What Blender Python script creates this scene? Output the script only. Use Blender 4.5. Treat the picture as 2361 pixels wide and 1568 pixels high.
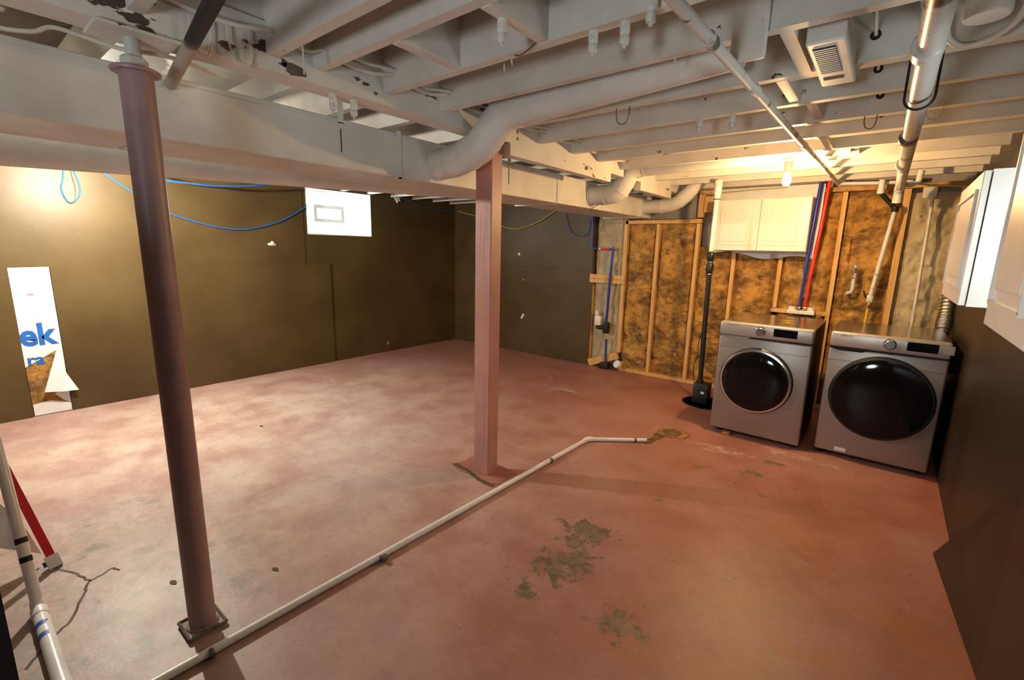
import bpy, bmesh, math, random
from mathutils import Vector, Matrix
random.seed(7)
for o in list(bpy.data.objects): bpy.data.objects.remove(o)
scn = bpy.context.scene
COL = scn.collection
PI = math.pi

# ---------------------------------------------------------------- camera
cam_d = bpy.data.cameras.new('camera'); cam = bpy.data.objects.new('camera', cam_d); COL.objects.link(cam)
cam_d.sensor_fit = 'HORIZONTAL'; cam_d.sensor_width = 36.0; cam_d.lens = 1069.3675/2361*36.0
cam_d.clip_start = 0.02; cam_d.clip_end = 200
_y, _p, _r = math.radians(38.6686), math.radians(11.0418), math.radians(1.2933)
fwd = Vector((-math.sin(_y)*math.cos(_p), math.cos(_y)*math.cos(_p), -math.sin(_p)))
rgt = Vector((math.cos(_y), math.sin(_y), 0)); upv = rgt.cross(fwd)
r2 = math.cos(_r)*rgt+math.sin(_r)*upv; u2 = -math.sin(_r)*rgt+math.cos(_r)*upv
M = Matrix((r2, u2, -fwd)).transposed().to_4x4(); M.translation = Vector((0, 0, 1.5419)); cam.matrix_world = M
scn.camera = cam

# ---------------------------------------------------------------- world, exposure
w = bpy.data.worlds.new('daylight'); scn.world = w; w.use_nodes = True
bg = w.node_tree.nodes['Background']; bg.inputs[0].default_value = (0.86, 0.96, 0.95, 1); bg.inputs[1].default_value = 10.0
vs = scn.view_settings; vs.view_transform = 'Standard'; vs.look = 'None'; vs.gamma = 1.0; vs.use_curve_mapping = False
vs.exposure = 0.75
BULB_LEFT = (150.0, (1.0, 0.90, 0.74))     # bare bulb behind the ducts
BULB_WASH = (50.0, (1.0, 0.60, 0.25))     # bare bulb over the washers
FILL = (66.0, (0.86, 0.97, 1.0))          # unseen fill lamp added behind the camera

# ---------------------------------------------------------------- node materials
class NT:
    def __init__(s, name):
        s.m = bpy.data.materials.new(name); s.m.use_nodes = True; s.t = s.m.node_tree
        s.b = s.t.nodes['Principled BSDF']; s.tc = s.t.nodes.new('ShaderNodeTexCoord')
    def n(s, typ, **k):
        nd = s.t.nodes.new(typ)
        for a, v in k.items(): setattr(nd, a, v)
        return nd
    def put(s, sock, v):
        if isinstance(v, bpy.types.NodeSocket): s.t.links.new(v, sock)
        elif isinstance(v, (tuple, list)) and sock.type == 'RGBA' and len(v) == 3: sock.default_value = (*v, 1)
        else: sock.default_value = v
    def math(s, op, a, b=0.0, c=0.0, clamp=False):
        nd = s.n('ShaderNodeMath', operation=op, use_clamp=clamp)
        s.put(nd.inputs[0], a); s.put(nd.inputs[1], b); s.put(nd.inputs[2], c); return nd.outputs[0]
    def noise(s, scale, detail=4, rough=.55, vec=None, dist=0.0):
        nd = s.n('ShaderNodeTexNoise'); nd.inputs['Scale'].default_value = scale
        nd.inputs['Detail'].default_value = detail; nd.inputs['Roughness'].default_value = rough; nd.inputs['Distortion'].default_value = dist
        s.t.links.new(vec if vec is not None else s.tc.outputs['Object'], nd.inputs['Vector']); return nd.outputs[0]
    def ramp(s, v, a, b):       # smoothstep a..b
        nd = s.n('ShaderNodeMapRange', interpolation_type='SMOOTHSTEP')
        s.put(nd.inputs[0], v); nd.inputs[1].default_value = a; nd.inputs[2].default_value = b; return nd.outputs[0]
    def mix(s, f, a, b):
        nd = s.n('ShaderNodeMix', data_type='RGBA'); s.put(nd.inputs[0], f); s.put(nd.inputs[6], a); s.put(nd.inputs[7], b); return nd.outputs[2]
    def stretch(s, sc):
        nd = s.n('ShaderNodeMapping'); s.t.links.new(s.tc.outputs['Object'], nd.inputs[0]); nd.inputs['Scale'].default_value = sc; return nd.outputs[0]
    def blob(s, cx, cy, rx, ry):  # 1 at the centre, 0 at the rim, in object x/y
        nd = s.n('ShaderNodeMapping'); s.t.links.new(s.tc.outputs['Object'], nd.inputs[0])
        nd.inputs['Location'].default_value = (-cx/rx, -cy/ry, 0); nd.inputs['Scale'].default_value = (1/rx, 1/ry, 0)
        l = s.n('ShaderNodeVectorMath', operation='LENGTH'); s.t.links.new(nd.outputs[0], l.inputs[0])
        return s.math('SUBTRACT', 1.0, l.outputs['Value'], clamp=True)
    def bump(s, h, strength=.3, dist=.01):
        nd = s.n('ShaderNodeBump'); nd.inputs['Strength'].default_value = strength; nd.inputs['Distance'].default_value = dist
        s.t.links.new(h, nd.inputs['Height']); s.t.links.new(nd.outputs[0], s.b.inputs['Normal'])
    def fin(s, col, rough=.5, metal=0.0, spec=None):
        s.put(s.b.inputs['Base Color'], col); s.put(s.b.inputs['Roughness'], rough); s.put(s.b.inputs['Metallic'], metal)
        if spec is not None: s.b.inputs['Specular IOR Level'].default_value = spec
        return s.m

MAT = {}
def simple(name, col, rough=.5, metal=0.0, var=.12, scale=14, bump=0.0, spec=None):
    t = NT(name); f = t.noise(scale)
    dark = tuple(c*(1-var) for c in col); lite = tuple(min(1, c*(1+var*.6)) for c in col)
    c = t.mix(t.ramp(f, .3, .7), dark, lite)
    if bump: t.bump(t.noise(scale*6), bump, .004)
    MAT[name] = t.fin(c, rough, metal, spec)

def paint(name, col, peel, scale=7, thr=(.70, .74), peelcol=(.075, .055, .04), stretch=(1, 1, 1), rough=.55):
    t = NT(name); v = t.stretch(stretch)
    c = t.mix(t.ramp(t.noise(5), .3, .7), tuple(k*.86 for k in col), col)
    c = t.mix(t.math('MULTIPLY', t.ramp(t.noise(38, 3), .62, .8), .35), c, tuple(k*.6 for k in col))
    if peel: c = t.mix(t.ramp(t.noise(scale, 5, .6, v), *thr), c, peelcol)
    t.bump(t.noise(60, 3), .12, .003)
    MAT[name] = t.fin(c, rough)

WHT = (.71, .68, .615)
paint('white_joist', WHT, True, 9, (.70, .715), stretch=(.6, 1, 1))
paint('white_girder', (.74, .71, .65), True, 6, (.625, .64), stretch=(1, .6, 1.5))
paint('white_subfloor', (.60, .56, .50), True, 5, (.70, .76))
paint('bare_subfloor', (.10, .085, .068), True, 1.9, (.56, .62), (.62, .60, .54), (1, 1.3, 1), .85)
paint('white_duct', (.76, .75, .70), False, rough=.42)
paint('white_board', (.72, .69, .62), True, 18, (.70, .72), stretch=(1, 1, .4))
simple('white_plastic', (.82, .82, .80), .35, var=.05)
simple('pvc', (.82, .83, .83), .3, var=.06)
simple('porcelain', (.72, .70, .64), .3, var=.15, scale=40)
simple('white_cab', (.86, .82, .76), .3, var=.03)
simple('black_plastic', (.012, .012, .013), .4)
simple('black_glass', (.005, .005, .006), .06, spec=.3, var=.02)
simple('dark_gap', (.01, .01, .01), .8)
simple('chrome', (.75, .75, .75), .18, 1.0, var=.05)
simple('silver', (.36, .325, .30), .36, .65, var=.05, scale=60)
simple('silver_light', (.50, .485, .47), .34, .5, var=.04, scale=60)
simple('dark_steel', (.02, .019, .02), .5)
simple('top_steel', (.30, .26, .23), .16, .75, var=.06)
simple('red_pex', (.75, .035, .02), .35)
simple('blue_pex', (.02, .045, .38), .35)
simple('blue_cable', (.02, .13, .45), .4)
simple('yellow_cable', (.55, .45, .08), .5)
simple('white_cable', (.66, .62, .53), .5)
simple('wire', (.16, .14, .12), .5, .3)
simple('red_rail', (.62, .02, .025), .35)
simple('black_iron', (.016, .015, .013), .55, .3, var=.3)
simple('foil', (.72, .70, .66), .22, 1.0, var=.2, scale=50, bump=.5)
simple('brass', (.55, .36, .10), .3, .9)
simple('yellow_hose', (.70, .45, .03), .35)
simple('steel_bolt', (.62, .62, .58), .4, .2)
simple('concrete', (.40, .36, .31), .85, bump=.5)
simple('mud', (.14, .085, .03), .8, bump=.6, var=.4)
simple('grime', (.14, .115, .095), .85, var=.4, bump=.4)
simple('rust', (.33, .16, .06), .8, var=.4, bump=.6)
simple('pit', (.012, .011, .01), .7)
simple('wrap', (.80, .81, .83), .55, var=.06, scale=9, bump=.3)
simple('blue_print', (.015, .13, .50), .5)
simple('label_print', (.30, .30, .30), .5)
simple('amber_wood', (.52, .26, .085), .6, var=.3)
simple('dirty_grey', (.30, .30, .28), .6)

def m_oxide(name, col, spec_noise=.25):
    t = NT(name); c = t.mix(t.ramp(t.noise(6), .3, .7), tuple(k*.82 for k in col), col)
    c = t.mix(t.ramp(t.noise(28, 4, .6, t.stretch((1, 1, .35))), .68, .74), c, (.07, .04, .04))
    t.bump(t.noise(40, 3), .15, .003); MAT[name] = t.fin(c, .42)
m_oxide('oxide_column', (.38, .235, .235)); m_oxide('oxide_post', (.52, .255, .215))

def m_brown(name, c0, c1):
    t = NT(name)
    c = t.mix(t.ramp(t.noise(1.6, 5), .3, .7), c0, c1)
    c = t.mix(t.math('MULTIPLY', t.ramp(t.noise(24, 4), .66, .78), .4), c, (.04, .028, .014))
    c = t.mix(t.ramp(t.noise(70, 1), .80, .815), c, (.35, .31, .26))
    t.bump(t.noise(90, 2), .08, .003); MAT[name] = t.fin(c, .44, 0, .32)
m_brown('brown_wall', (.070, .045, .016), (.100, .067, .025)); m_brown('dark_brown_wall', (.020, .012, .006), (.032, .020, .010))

def m_pine(name, c0, c1):
    t = NT(name); c = t.mix(t.ramp(t.noise(6, 4, .6, t.stretch((9, 9, .6))), .3, .7), c0, c1)
    c = t.mix(t.ramp(t.noise(9, 1), .76, .78), c, (.16, .07, .02)); MAT[name] = t.fin(c, .6)
m_pine('pine', (.58, .33, .10), (.78, .49, .19))

def m_insul():
    t = NT('insulation'); n1 = t.noise(5, 6, .65); n2 = t.noise(10, 6, .7, t.stretch((.8, 1, 1.7)))
    c = t.mix(t.ramp(n1, .36, .64), (.24, .13, .045), (.74, .40, .10))
    c = t.mix(t.math('MULTIPLY', t.ramp(n2, .50, .72), .75), c, (.82, .55, .24)); c = t.mix(t.math('MULTIPLY', t.ramp(t.noise(7, 6, .72, t.stretch((1, 1, 1.6))), .54, .68), .85), c, (.12, .08, .042))
    t.bump(t.noise(38, 6, .75), 1.0, .02); MAT['insulation'] = t.fin(c, .95, 0, .1)
m_insul()
def m_kraft():
    t = NT('kraft'); c = t.mix(t.ramp(t.noise(4, 4), .3, .7), (.36, .29, .17), (.52, .44, .28))
    c = t.mix(t.ramp(t.noise(16, 4), .62, .75), c, (.22, .17, .10)); t.bump(t.noise(14, 4, .6, None, 1.0), .6, .012); MAT['kraft'] = t.fin(c, .75)
m_kraft()

def m_galv(name, base, spot, thr):
    t = NT(name); v = t.stretch((1, 1, 1))
    f = t.ramp(t.noise(9, 5, .6, v), thr-.03, thr+.03)
    c = t.mix(f, base, spot); MAT[name] = t.fin(c, .45, t.math('MULTIPLY', f, .2))
m_galv('pipe_white', (.66, .66, .63), (.16, .14, .12), .60)
def m_pipe2():
    t = NT('pipe_worn'); v = t.stretch((1.2, 1.6, 1.2))
    f = t.ramp(t.noise(2.6, 5, .6, v), .56, .60)
    c = t.mix(f, (.60, .61, .60), (.09, .07, .06)); t.fin(c, .32, t.math('MULTIPLY', f, .3)); MAT['pipe_worn'] = t.m
m_pipe2()
def m_blackpipe():
    t = NT('pipe_black_white'); s = t.n('ShaderNodeSeparateXYZ'); t.t.links.new(t.tc.outputs['Object'], s.inputs[0])
    x = t.math('ADD', s.outputs[0], t.math('MULTIPLY', t.noise(9, 4), .18))
    c = t.mix(t.ramp(x, -1.72, -1.66), (.42, .36, .31), (.010, .009, .008)); MAT['pipe_black_white'] = t.fin(c, .6)
m_blackpipe()

def m_floor():
    t = NT('floor_paint')
    big = t.noise(.9, 5, .55); mid = t.noise(3.2, 6, .6); fine = t.noise(14, 6, .65); tiny = t.noise(75, 3, .6)
    c = t.mix(t.ramp(mid, .32, .68), (.30, .112, .082), (.385, .165, .130))
    # purple-pink dusting and paler worn zones; bulb's wash also painted into the left
    c = t.mix(t.math('MULTIPLY', t.ramp(big, .42, .66), .6), c, (.42, .235, .22))
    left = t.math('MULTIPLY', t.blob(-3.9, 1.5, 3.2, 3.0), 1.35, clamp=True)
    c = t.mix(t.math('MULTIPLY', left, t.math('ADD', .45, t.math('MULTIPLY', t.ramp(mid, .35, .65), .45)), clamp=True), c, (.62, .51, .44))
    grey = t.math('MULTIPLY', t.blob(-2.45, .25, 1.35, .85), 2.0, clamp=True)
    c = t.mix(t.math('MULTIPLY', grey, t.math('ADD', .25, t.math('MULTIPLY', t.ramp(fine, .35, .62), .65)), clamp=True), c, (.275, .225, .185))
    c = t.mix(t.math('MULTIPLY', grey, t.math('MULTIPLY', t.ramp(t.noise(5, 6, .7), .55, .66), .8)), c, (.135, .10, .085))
    # orange rub marks in the near right foreground
    orb = t.math('MULTIPLY', t.blob(-.2, 2.0, 1.1, 1.5), t.ramp(t.noise(2.4, 4), .48, .66))
    c = t.mix(t.math('MULTIPLY', orb, .8), c, (.42, .15, .045))
    # pale scuffs
    wsum = None
    for cx, cy, rx, ry, k in [(-.88, 3.80, .34, .14, 1.5), (-2.64, 4.93, .22, .16, 1.0), (-2.67, 4.29, .40, .24, .9), (-4.88, 2.68, .6, .35, .8), (-3.84, 2.60, .5, .35, .8), (-3.04, 4.67, .3, .2, .7), (-1.33, 3.95, .24, .16, 1.1), (-.35, 4.05, .55, .1, 1.1), (-4.6, .4, .5, .3, .6)]:
        b = t.math('MULTIPLY', t.blob(cx, cy, rx, ry), k); wsum = b if wsum is None else t.math('MAXIMUM', wsum, b)
    wv = t.stretch((5, 9, 1)); wm = t.ramp(t.math('MULTIPLY', wsum, t.ramp(t.noise(1.1, 6, .72, wv), .38, .72)), .08, .55)
    c = t.mix(t.math('MULTIPLY', wm, .6), c, (.60, .52, .45))
    c = t.mix(t.math('MULTIPLY', t.ramp(t.noise(5.5, 5, .65, t.stretch((1, 2.2, 1))), .66, .73), .45), c, (.55, .40, .35))
    rag = t.noise(24, 7, .7); c = t.mix(t.math('MULTIPLY', t.ramp(rag, .36, .50), -.0), c, c)
    c = t.mix(t.math('MULTIPLY', t.ramp(rag, .52, .70), .35), c, (.20, .085, .065)); c = t.mix(t.math('MULTIPLY', t.ramp(t.noise(19, 7, .7, t.stretch((1.3, 1, 1))), .56, .72), .35), c, (.52, .33, .28))
    c = t.mix(t.math('MULTIPLY', t.ramp(t.noise(1.7, 5, .6, None, .8), .5, .68), .45), c, (.36, .17, .17))
    c = t.mix(t.math('MULTIPLY', t.math('MULTIPLY', t.ramp(t.noise(30, 5, .65), .63, .68), .85), t.math('MULTIPLY', t.blob(-.65, 3.0, 1.5, 1.6), 2.2, clamp=True)), c, (.10, .075, .05))
    c = t.mix(t.math('MULTIPLY', t.ramp(t.noise(10, 6, .7, t.stretch((1, 3, 1))), .66, .72), .5), c, (.62, .50, .45))
    # grey-green chipped paint
    gs = None
    for cx, cy, rx, ry in [(-1.09, 1.76, .24, .22), (-1.12, 2.10, .24, .22), (-1.13, 1.97, .15, .12), (-.69, 1.61, .18, .13), (-.57, 3.52, .14, .10), (-.48, 3.79, .15, .09), (-1.12, 1.52, .14, .08), (-.94, 2.71, .05, .05), (-1.05, 1.86, .2, .2), (-.62, 3.28, .05, .05), (-.9, 3.35, .06, .04), (-.45, 3.2, .05, .04), (-.3, 3.45, .05, .03)]:
        b = t.blob(cx, cy, rx, ry); gs = b if gs is None else t.math('MAXIMUM', gs, b)
    gm = t.ramp(t.math('ADD', t.math('MULTIPLY', gs, .60), t.math('MULTIPLY', t.math('SUBTRACT', t.noise(15, 6, .68), .52), 1.9)), .24, .34)
    c = t.mix(t.math('MULTIPLY', t.math('MULTIPLY', gm, t.ramp(gs, .0, .12)), .85), c, t.mix(t.ramp(fine, .4, .6), (.10, .085, .05), (.20, .165, .11)))
    # specks
    c = t.mix(t.math('MULTIPLY', t.ramp(tiny, .74, .78), .6), c, (.09, .06, .045))
    c = t.mix(t.ramp(t.noise(90, 1), .815, .83), c, (.75, .68, .62))
    t.bump(t.math('ADD', mid, t.math('MULTIPLY', fine, .3)), .18, .02)
    t.fin(c, t.math('ADD', .33, t.math('MULTIPLY', mid, .25)), 0, .5); MAT['floor_paint'] = t.m
m_floor()
def emit(name, col, s):
    t = NT(name); t.fin((.9, .9, .9), .4); t.put(t.b.inputs['Emission Color'], col); t.b.inputs['Emission Strength'].default_value = s; MAT[name] = t.m
emit('bulb_warm', (1, .80, .50), 60.0); emit('bulb_neutral', (1, .93, .8), 40.0); emit('fill_lens', (.85, .95, 1), 4.0)
def m_glass():
    t = NT('window_glass'); t.fin((.9, .95, .95), .1); tr = t.n('ShaderNodeBsdfTransparent'); mx = t.n('ShaderNodeMixShader'); mx.inputs[0].default_value = .08
    t.t.links.new(tr.outputs[0], mx.inputs[1]); t.t.links.new(t.b.outputs[0], mx.inputs[2]); t.t.links.new(mx.outputs[0], t.t.nodes['Material Output'].inputs['Surface']); MAT['window_glass'] = t.m
m_glass()

# ---------------------------------------------------------------- mesh builder
class MB:
    def __init__(s): s.v = []; s.f = []
    def poly(s, pts, faces):
        b = len(s.v); s.v += [tuple(p) for p in pts]; s.f += [tuple(i+b for i in f) for f in faces]; return s
    def box(s, x0, x1, y0, y1, z0, z1):
        p = [(x0, y0, z0), (x1, y0, z0), (x1, y1, z0), (x0, y1, z0), (x0, y0, z1), (x1, y0, z1), (x1, y1, z1), (x0, y1, z1)]
        return s.poly(p, [(3, 2, 1, 0), (4, 5, 6, 7), (0, 1, 5, 4), (1, 2, 6, 5), (2, 3, 7, 6), (3, 0, 4, 7)])
    def rbox(s, x0, x1, y0, y1, z0, z1, r=.01, seg=2):
        bm = bmesh.new(); bmesh.ops.create_cube(bm, size=1)
        for v in bm.verts: v.co = Vector(((x0+x1)/2+v.co.x*(x1-x0), (y0+y1)/2+v.co.y*(y1-y0), (z0+z1)/2+v.co.z*(z1-z0)))
        bmesh.ops.bevel(bm, geom=list(bm.edges), offset=r, segments=seg, affect='EDGES', profile=.5)
        bm.verts.index_update(); s.poly([v.co[:] for v in bm.verts], [[v.index for v in f.verts] for f in bm.faces]); bm.free(); return s
    def bar(s, a, b, w, h, up=(0, 0, 1)):      # box beam between two points
        a, b = Vector(a), Vector(b); d = (b-a).normalized(); sd = d.cross(Vector(up)).normalized()*w/2; u = sd.normalized().cross(d).normalized()*h/2
        p = [a-sd-u, a+sd-u, a+sd+u, a-sd+u, b-sd-u, b+sd-u, b+sd+u, b-sd+u]
        return s.poly(p, [(0, 1, 2, 3), (7, 6, 5, 4), (0, 4, 5, 1), (1, 5, 6, 2), (2, 6, 7, 3), (3, 7, 4, 0)])
    def tube(s, pts, r, n=12, cap=True):       # swept round tube; r number or list
        P = [Vector(p) for p in pts]; rs = r if isinstance(r, (list, tuple)) else [r]*len(P); base = len(s.v); prev = None
        for i, p in enumerate(P):
            t = (P[min(i+1, len(P)-1)]-P[max(i-1, 0)]).normalized()
            if prev is None:
                k = Vector((0, 0, 1)) if abs(t.z) < .9 else Vector((0, 1, 0)); a = t.cross(k).normalized()
            else: a = (prev-t*prev.dot(t)).normalized()
            prev = a; b = t.cross(a)
            for j in range(n):
                q = p+(a*math.cos(2*PI*j/n)+b*math.sin(2*PI*j/n))*rs[i]; s.v.append(tuple(q))
        for i in range(len(P)-1):
            for j in range(n):
                k = (j+1) % n; s.f.append((base+i*n+j, base+i*n+k, base+(i+1)*n+k, base+(i+1)*n+j))
        if cap:
            s.f.append(tuple(base+j for j in reversed(range(n)))); s.f.append(tuple(base+(len(P)-1)*n+j for j in range(n)))
        return s
    def cyl(s, a, b, r, n=20): return s.tube([a, b], r, n)
    def lathe(s, c, axis, prof, n=32):          # prof list of (radius, offset along axis)
        c = Vector(c); ax = Vector(axis).normalized(); k = Vector((0, 0, 1)) if abs(ax.z) < .9 else Vector((1, 0, 0)); a = ax.cross(k).normalized(); b = ax.cross(a)
        base = len(s.v)
        for r, h in prof:
            for j in range(n):
                s.v.append(tuple(c+ax*h+(a*math.cos(2*PI*j/n)+b*math.sin(2*PI*j/n))*max(r, 1e-4)))
        for i in range(len(prof)-1):
            for j in range(n):
                q = (j+1) % n; s.f.append((base+i*n+j, base+i*n+q, base+(i+1)*n+q, base+(i+1)*n+j))
        s.f.append(tuple(base+j for j in reversed(range(n)))); s.f.append(tuple(base+(len(prof)-1)*n+j for j in range(n)))
        return s
    def grid(s, fn, nu, nv):                     # fn(u,v) -> point
        b = len(s.v)
        for i in range(nu+1):
            for j in range(nv+1): s.v.append(tuple(fn(i/nu, j/nv)))
        for i in range(nu):
            for j in range(nv): a = b+i*(nv+1)+j; s.f.append((a, a+nv+1, a+nv+2, a+1))
        return s
    def prism(s, pts, axis, d0, d1):             # polygon in the two other axes, extruded along axis
        def mk(p, d): return {'x': (d, p[0], p[1]), 'y': (p[0], d, p[1]), 'z': (p[0], p[1], d)}[axis]
        n = len(pts); return s.poly([mk(p, d0) for p in pts]+[mk(p, d1) for p in pts], [tuple(range(n)), tuple(reversed(range(n, 2*n)))]+[(i, i+n, (i+1) % n+n, (i+1) % n) for i in range(n)])
    def build(s, name, mat, parent=None, smooth=False, loc=None):
        me = bpy.data.meshes.new(name)
        off = Vector((0, 0, 0))
        if parent is not None:
            p = parent
            while p is not None: off += p.location; p = p.parent
        o = bpy.data.objects.new(name, me)
        if loc is not None: o.location = Vector(loc)-off if parent is not None else Vector(loc); off = Vector(loc)
        me.from_pydata([tuple(Vector(v)-off) for v in s.v], [], s.f)
        bm = bmesh.new(); bm.from_mesh(me); bmesh.ops.recalc_face_normals(bm, faces=bm.faces); bm.to_mesh(me); bm.free()
        if smooth:
            for p in me.polygons: p.use_smooth = True
            me.set_sharp_from_angle(angle=math.radians(38))
        me.materials.append(MAT[mat]); COL.objects.link(o)
        if parent is not None: o.parent = parent
        return o
def tag(o, label, cat, group=None):
    o['label'] = label; o['category'] = cat
    if group: o['group'] = group
    return o
def thing(name, label, cat, loc, group=None):
    o = bpy.data.objects.new(name, None); o.location = loc; o.empty_display_size = .05; COL.objects.link(o); return tag(o, label, cat, group)
def struct(o): o['kind'] = 'structure'; return o
def solo(mb, name, mat, label, cat, group=None, smooth=False, loc=None): return tag(mb.build(name, mat, None, smooth, loc), label, cat, group)
def dup(root, loc, label, group=None):
    r = root.copy(); COL.objects.link(r); r.location = loc; r['label'] = label
    if group: r['group'] = group
    for ch in list(root.children):
        c = ch.copy(); COL.objects.link(c); c.parent = r
        for g in ch.children:
            d = g.copy(); COL.objects.link(d); d.parent = c
    return r
def smoothpath(pts, n=6):                        # Catmull-Rom through points
    P = [Vector(p) for p in pts]; P = [2*P[0]-P[1]]+P+[2*P[-1]-P[-2]]; out = []
    for i in range(1, len(P)-2):
        a, b, c, d = P[i-1:i+3]
        for k in range(n):
            t = k/n; out.append(.5*((2*b)+(c-a)*t+(2*a-5*b+4*c-d)*t*t+(3*b-a-3*c+d)*t**3))
    out.append(P[-2]); return out
def text(body, size, name, mat, parent, origin, xdir, ydir, offset=0.0, depth=.0006, squash=1.0):
    cu = bpy.data.curves.new(name, 'FONT'); cu.body = body; cu.size = size; cu.offset = offset; cu.extrude = depth; cu.resolution_u = 3
    tmp = bpy.data.objects.new('tmp', cu); COL.objects.link(tmp); dg = bpy.context.evaluated_depsgraph_get()
    me = bpy.data.meshes.new_from_object(tmp.evaluated_get(dg)); bpy.data.objects.remove(tmp); bpy.data.curves.remove(cu)
    X, Y = Vector(xdir), Vector(ydir); Z = X.cross(Y); off = Vector((0, 0, 0)); p = parent
    while p is not None: off += p.location; p = p.parent
    for v in me.vertices: v.co = Vector(origin)+X*v.co.x*squash+Y*v.co.y+Z*v.co.z-off
    me.name = name; me.materials.clear(); me.materials.append(MAT[mat]); o = bpy.data.objects.new(name, me); COL.objects.link(o); o.parent = parent; return o

# ================================================================ STRUCTURE
XA, YB, XC, YF = -5.70, 5.55, 0.465, -2.6
ZJ, ZT = 2.24, 2.45
PIT = (-1.33, 4.93, .215); DRAIN = (-1.285, 3.87)

# floor with the round sump hole cut through it
fl = MB(); cx, cy, pr = PIT; h = .32; n = 32
xs = [XA-.15, cx-h, cx+h, XC+.15]; ys = [YF-.1, cy-h, cy+h, YB+.5]
for i in range(3):
    for j in range(3):
        if (i, j) != (1, 1): fl.poly([(xs[i], ys[j], 0), (xs[i+1], ys[j], 0), (xs[i+1], ys[j+1], 0), (xs[i], ys[j+1], 0)], [(0, 1, 2, 3)])
ring = [(cx+pr*math.cos(2*PI*k/n), cy+pr*math.sin(2*PI*k/n), 0) for k in range(n)]; sq = []
for k in range(n):
    a = 2*PI*k/n; c_, s_ = math.cos(a), math.sin(a); q = h/max(abs(c_), abs(s_)); sq.append((cx+q*c_, cy+q*s_, 0))
fl.poly(ring+sq, [(k, (k+1) % n, n+(k+1) % n, n+k) for k in range(n)])
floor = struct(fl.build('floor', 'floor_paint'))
MB().lathe((cx, cy, 0), (0, 0, 1), [(.02, -.42), (pr*.96, -.42), (pr, -.001)], 32).build('sump_pit', 'pit', floor, True)
MB().lathe((cx, cy, 0), (0, 0, 1), [(pr-.004, -.05), (pr-.004, .004), (pr+.012, .004), (pr+.014, -.001)], 32).build('pit_rim', 'black_plastic', floor, True)

# cracks and worn joint in the slab
cr = [(-2.91, .184), (-2.767, .24), (-2.673, .263), (-2.62, .245), (-2.554, .222), (-2.43, .169), (-2.372, .104), (-2.25, .02)]
def strip(mb, pts, wdt, z):
    for i in range(len(pts)-1):
        a, b = Vector((*pts[i], 0)), Vector((*pts[i+1], 0)); nrm = Vector((0, 0, 1)).cross(b-a).normalized()*wdt/2
        mb.poly([a-nrm+Vector((0, 0, z)), a+nrm+Vector((0, 0, z)), b+nrm+Vector((0, 0, z)), b-nrm+Vector((0, 0, z))], [(0, 1, 2, 3)])
def jag(pts, k, amp):
    out = []
    for i in range(len(pts)-1):
        for j in range(k): t = j/k; out.append((pts[i][0]*(1-t)+pts[i+1][0]*t+random.uniform(-amp, amp), pts[i][1]*(1-t)+pts[i+1][1]*t+random.uniform(-amp, amp)))
    return out+[pts[-1]]
m = MB(); strip(m, jag(cr, 4, .006), .010, .0012); strip(m, jag([(-2.673, .263), (-2.68, .294), (-2.703, .354), (-2.66, .37)], 4, .006), .009, .0012); m.build('crack', 'grime', floor)

# right wall, front wall
RY0, RY1, RZ0, RZ1 = 1.67, 2.17, 1.42, 1.80
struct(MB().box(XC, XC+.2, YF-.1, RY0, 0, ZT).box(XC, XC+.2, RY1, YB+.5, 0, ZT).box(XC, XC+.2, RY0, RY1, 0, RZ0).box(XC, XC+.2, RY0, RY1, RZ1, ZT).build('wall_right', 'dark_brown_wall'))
added_win = struct(bpy.data.objects.new('added_window', None)); added_win.location = (XC+.1, 1.92, RZ0); COL.objects.link(added_win)  # unseen window, added for the cool light on cabinet side and duct
m = MB(); q = .03
m.box(XC+.12, XC+.16, RY0, RY0+q, RZ0, RZ1).box(XC+.12, XC+.16, RY1-q, RY1, RZ0, RZ1).box(XC+.12, XC+.16, RY0+q, RY1-q, RZ0, RZ0+q).box(XC+.12, XC+.16, RY0+q, RY1-q, RZ1-q, RZ1); m.build('window_frame', 'white_plastic', added_win)
MB().box(XC+.138, XC+.142, RY0+q, RY1-q, RZ0+q, RZ1-q).build('pane', 'window_glass', added_win)
def portal(name, loc, rot, sx, sy):
    d = bpy.data.lights.new(name, 'AREA'); d.shape = 'RECTANGLE'; d.size = sx; d.size_y = sy; d.cycles.is_portal = True
    o = bpy.data.objects.new(name, d); COL.objects.link(o); o.location = loc; o.rotation_euler = rot
portal('sky_portal', (XC+.19, (RY0+RY1)/2, (RZ0+RZ1)/2), (0, math.radians(90), 0), RZ1-RZ0, RY1-RY0)
portal('sky_portal', (-5.93, 3.4675, 1.952), (0, math.radians(-90), 0), .56, .92)
struct(MB().box(XA-.3, XC+.1, YF-.1, YF, 0, ZT).build('wall_front', 'brown_wall'))

# left wall with window opening
WY0, WY1, WZ0, WZ1 = 3.005, 3.93, 1.672, 2.232
wl = MB(); D = .22
wl.box(XA-D, XA, YF-.1, WY0, 0, ZT).box(XA-D, XA, WY1, YB+.5, 0, ZT).box(XA-D, XA, WY0, WY1, 0, WZ0).box(XA-D, XA, WY0, WY1, WZ1, ZT)
wall_left = struct(wl.build('wall_left', 'brown_wall'))
MB().box(XA, XA+.007, YF, 2.955, 1.24, ZT).build('panel', 'brown_wall', wall_left)
MB().box(XA+.007, XA+.022, YF, .395, 0.004, 1.304).build('panel', 'brown_wall', wall_left)
MB().box(XA+.007, XA+.022, .650, 3.272, 0.004, 1.304).build('panel', 'brown_wall', wall_left)
MB().box(XA, XA+.004, 3.275, 5.545, 0.004, 1.30).build('panel', 'brown_wall', wall_left)

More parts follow.
